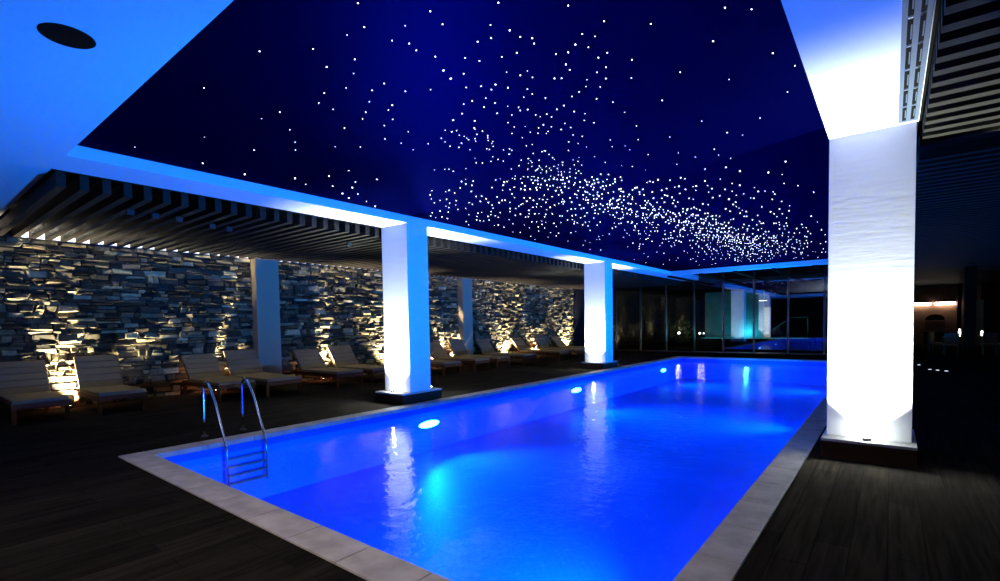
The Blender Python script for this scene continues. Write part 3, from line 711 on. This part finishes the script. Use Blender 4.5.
for k in range(6): a = k * 1.05; b.tube([(.03 * math.cos(a), .03 * math.sin(a), 0), (.2 * math.cos(a), .2 * math.sin(a), .6), (.35 * math.cos(a), .35 * math.sin(a), 1.2)], [.018, .012, .006], 6)
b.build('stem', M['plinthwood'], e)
e = empty('ceiling_lamp', (-5.45, 30.0, 2.62), 'small bright white lamp high up behind the glass wall above the doorway', 'lamp')
MB().box(-.2, .2, -.06, .06, 0, .05).build('housing', M['black'], e); MB().box(-.19, .19, -.05, .05, -.02, 0).build('diffuser', M['lantern'], e)
MB().box(-.015, .015, -.015, .015, .05, .96).build('stem', M['black'], e)

# ------------------------------------------------------------------ dining hall far right
b = MB(); b.box(.7, 3.9, 38, 38.2, 0, 4); struct('wall_far', b, M['brownwall'])
e = empty('wall_oven', (2.0, 37.95, 0), 'dark arched wall oven in the brown panel wall', 'oven')
b = MB(); n = 14
prof = [(-.42, .95)] + [(.42 * -math.cos(math.pi * k / n), 1.45 + .28 * math.sin(math.pi * k / n)) for k in range(n + 1)] + [(.42, .95)]
vs = [(x, -.02, z) for x, z in prof] + [(x, .05, z) for x, z in prof]; m_ = len(prof)
b.add(vs, [tuple(range(m_)), tuple(range(2 * m_ - 1, m_ - 1, -1))] + [(i, (i + 1) % m_, m_ + (i + 1) % m_, m_ + i) for i in range(m_)])
b.build('arch', M['black'], e)
MB().box(-.40, .40, -.06, -.02, .75, 1.38).build('door', M['brownwall'], e, bevel=.01)
MB().box(-.5, .6, -.45, .05, .0, .72).build('counter', M['darkwall'], e, bevel=.01)
for x0, x1, lb in ((.9, 1.8, 'bright wall light strip over the brown panel, part hidden by the right column'), (1.98, 2.85, 'bright wall light strip over the brown panel, further right of two')):
    e = empty('light_strip', ((x0 + x1) / 2, 37.88, 2.36), lb, 'light', 'light strips over the brown wall')
    hw = (x1 - x0) / 2
    MB().box(-hw, hw, -.03, .03, -.09, .05).build('diffuser', M['strip'], e); MB().box(-hw - .01, hw + .01, -.04, .14, .05, .09).build('housing', M['black'], e)
for x, y, w_, h_, m_, lb in ((2.98, 37.5, .09, 3.9, 'black', 'slim black post right of the brown panel wall'), (2.3, 25.3, .16, 3.9, 'black', 'thick black post in front of the dining hall'), (3.72, 37, .17, 2.45, 'beige', 'beige square post at the back of the dining hall')):
    o = MB().box(x - w_, x + w_, y - w_, y + w_, 0, h_).build('post', M[m_], None, bevel=.01); tag(o, lb, 'post')

def table(x, y, rz, lb):
    e = empty('dining_table', (x, y, 0), lb, 'table', 'dark dining tables', rz)
    MB().box(-.4, .4, -.4, .4, .72, .75).build('tabletop', M['plinthwood'], e, bevel=.006)
    for sx in (-1, 1):
        for sy in (-1, 1): MB().box(sx * .35 - .025, sx * .35 + .025, sy * .35 - .025, sy * .35 + .025, 0, .72).build('leg', M['steel'], e)
def chair(x, y, rz, lb, m='cushion'):
    e = empty('dining_chair', (x, y, 0), lb, 'chair', 'dining chairs in the far right hall', rz)
    MB().box(-.23, .23, -.23, .23, .41, .47).build('seat', M[m], e, bevel=.012)
    MB().box(-.22, .22, .18, .23, .50, .92).build('backrest', M[m], e, bevel=.015)
    for sx in (-1, 1):
        MB().tube([(sx * .20, -.19, 0), (sx * .19, -.18, .41)], .015, 6).build('leg', M['steel'], e)
        MB().tube([(sx * .20, .23, 0), (sx * .19, .20, .41), (sx * .19, .205, .55)], .015, 6).build('leg', M['steel'], e)
def lantern(x, y, z, lb, h=.2):
    e = empty('table_lantern', (x, y, z), lb, 'lantern', 'lit glass lanterns on the dining tables')
    MB().cyl((0, 0, 0), .05, .015, 12).build('base', M['steel'], e)
    MB().lathe((0, 0, .015), [(.028, 0), (.04, h * .4), (.036, h * .8), (.025, h)], 12).build('glass', M['lantern'], e, smooth=True)
    point('lamp', (0, 0, h + .12), (1, .85, .65), .7, .03, e)
table(2.1, 27.4, .1, 'dark square dining table left of the thick black post'); table(2.95, 28.4, -.1, 'dark square dining table right of the thick black post'); table(4.5, 29.2, .2, 'dark square dining table nearest to the right edge')
chair(1.45, 27.2, R(90), 'dining chair at the left side of the left dining table'); chair(1.9, 26.7, R(180), 'dining chair in front of the left dining table', 'linen')
chair(1.6, 28.5, R(70), 'pale dining chair behind and between the left and middle dining tables', 'linen'); chair(3.1, 27.6, R(180), 'dining chair in front of the middle dining table')
chair(3.7, 28.5, R(-90), 'pale dining chair right of the middle dining table', 'linen'); chair(4.4, 28.5, R(180), 'dining chair in front of the right dining table'); chair(5.2, 29.2, R(-90), 'dining chair at the right side of the right dining table')
lantern(2.2, 27.4, .75, 'tall bright glass lantern on the left dining table', .3); lantern(2.95, 28.3, .75, 'short glass lantern on the middle dining table'); lantern(4.5, 29.2, .75, 'glass lantern on the right dining table', .16)
for x, y, nm in ((.74, 21.2, 'closest to the right column'), (.93, 19.5, 'left one of the row of three'), (1.09, 19.3, 'middle one of the row of three'), (1.27, 19.1, 'right one of the row of three')):  # added glowing discs standing in for reflections on the wet floor
    e = empty('floor_glint', (x, y, 0), 'small glowing disc added for a floor reflection right of the right column, ' + nm, 'light', 'added floor reflection discs')
    MB().cyl((0, 0, -.01), .06, .014, 16).build('ring', M['steel'], e); MB().cyl((0, 0, .003), .04, .003, 14).build('lens', M['glintdisc'], e)

# ------------------------------------------------------------------ camera and view
cam = bpy.data.cameras.new('camera'); co = bpy.data.objects.new('camera', cam); COL.objects.link(co)
f_, px_, py_, yaw, pit, rol = FIT
c, s = math.cos(yaw), math.sin(yaw)
R0, F0, U0 = Vector((c, s, 0)), Vector((-s, c, 0)), Vector((0, 0, 1))
cp, sp = math.cos(pit), math.sin(pit); fw = cp * F0 + sp * U0; u2 = -sp * F0 + cp * U0
cr, sr = math.cos(rol), math.sin(rol); r3 = cr * R0 + sr * u2; u3 = -sr * R0 + cr * u2
mw = Matrix((r3, u3, -fw)).transposed().to_4x4(); mw.translation = (0, 0, 1.55)
co.matrix_world = mw
cam.sensor_width = 36; cam.lens = f_ / 1000 * 36; cam.shift_x = (500 - px_) / 1000; cam.shift_y = (py_ - 290.5) / 1000
cam.clip_end = 200; sc.camera = co
w = bpy.data.worlds.new('night'); sc.world = w; w.use_nodes = True
w.node_tree.nodes['Background'].inputs['Color'].default_value = (.01, .015, .03, 1); w.node_tree.nodes['Background'].inputs['Strength'].default_value = .12
vs_ = sc.view_settings; vs_.view_transform = 'Standard'; vs_.look = 'None'; vs_.gamma = 1; vs_.use_curve_mapping = False; vs_.exposure = 0
sc.cycles.sample_clamp_indirect = 6; sc.cycles.max_bounces = 8; sc.cycles.diffuse_bounces = 5; sc.cycles.transparent_max_bounces = 16
sc.cycles.use_denoising = True
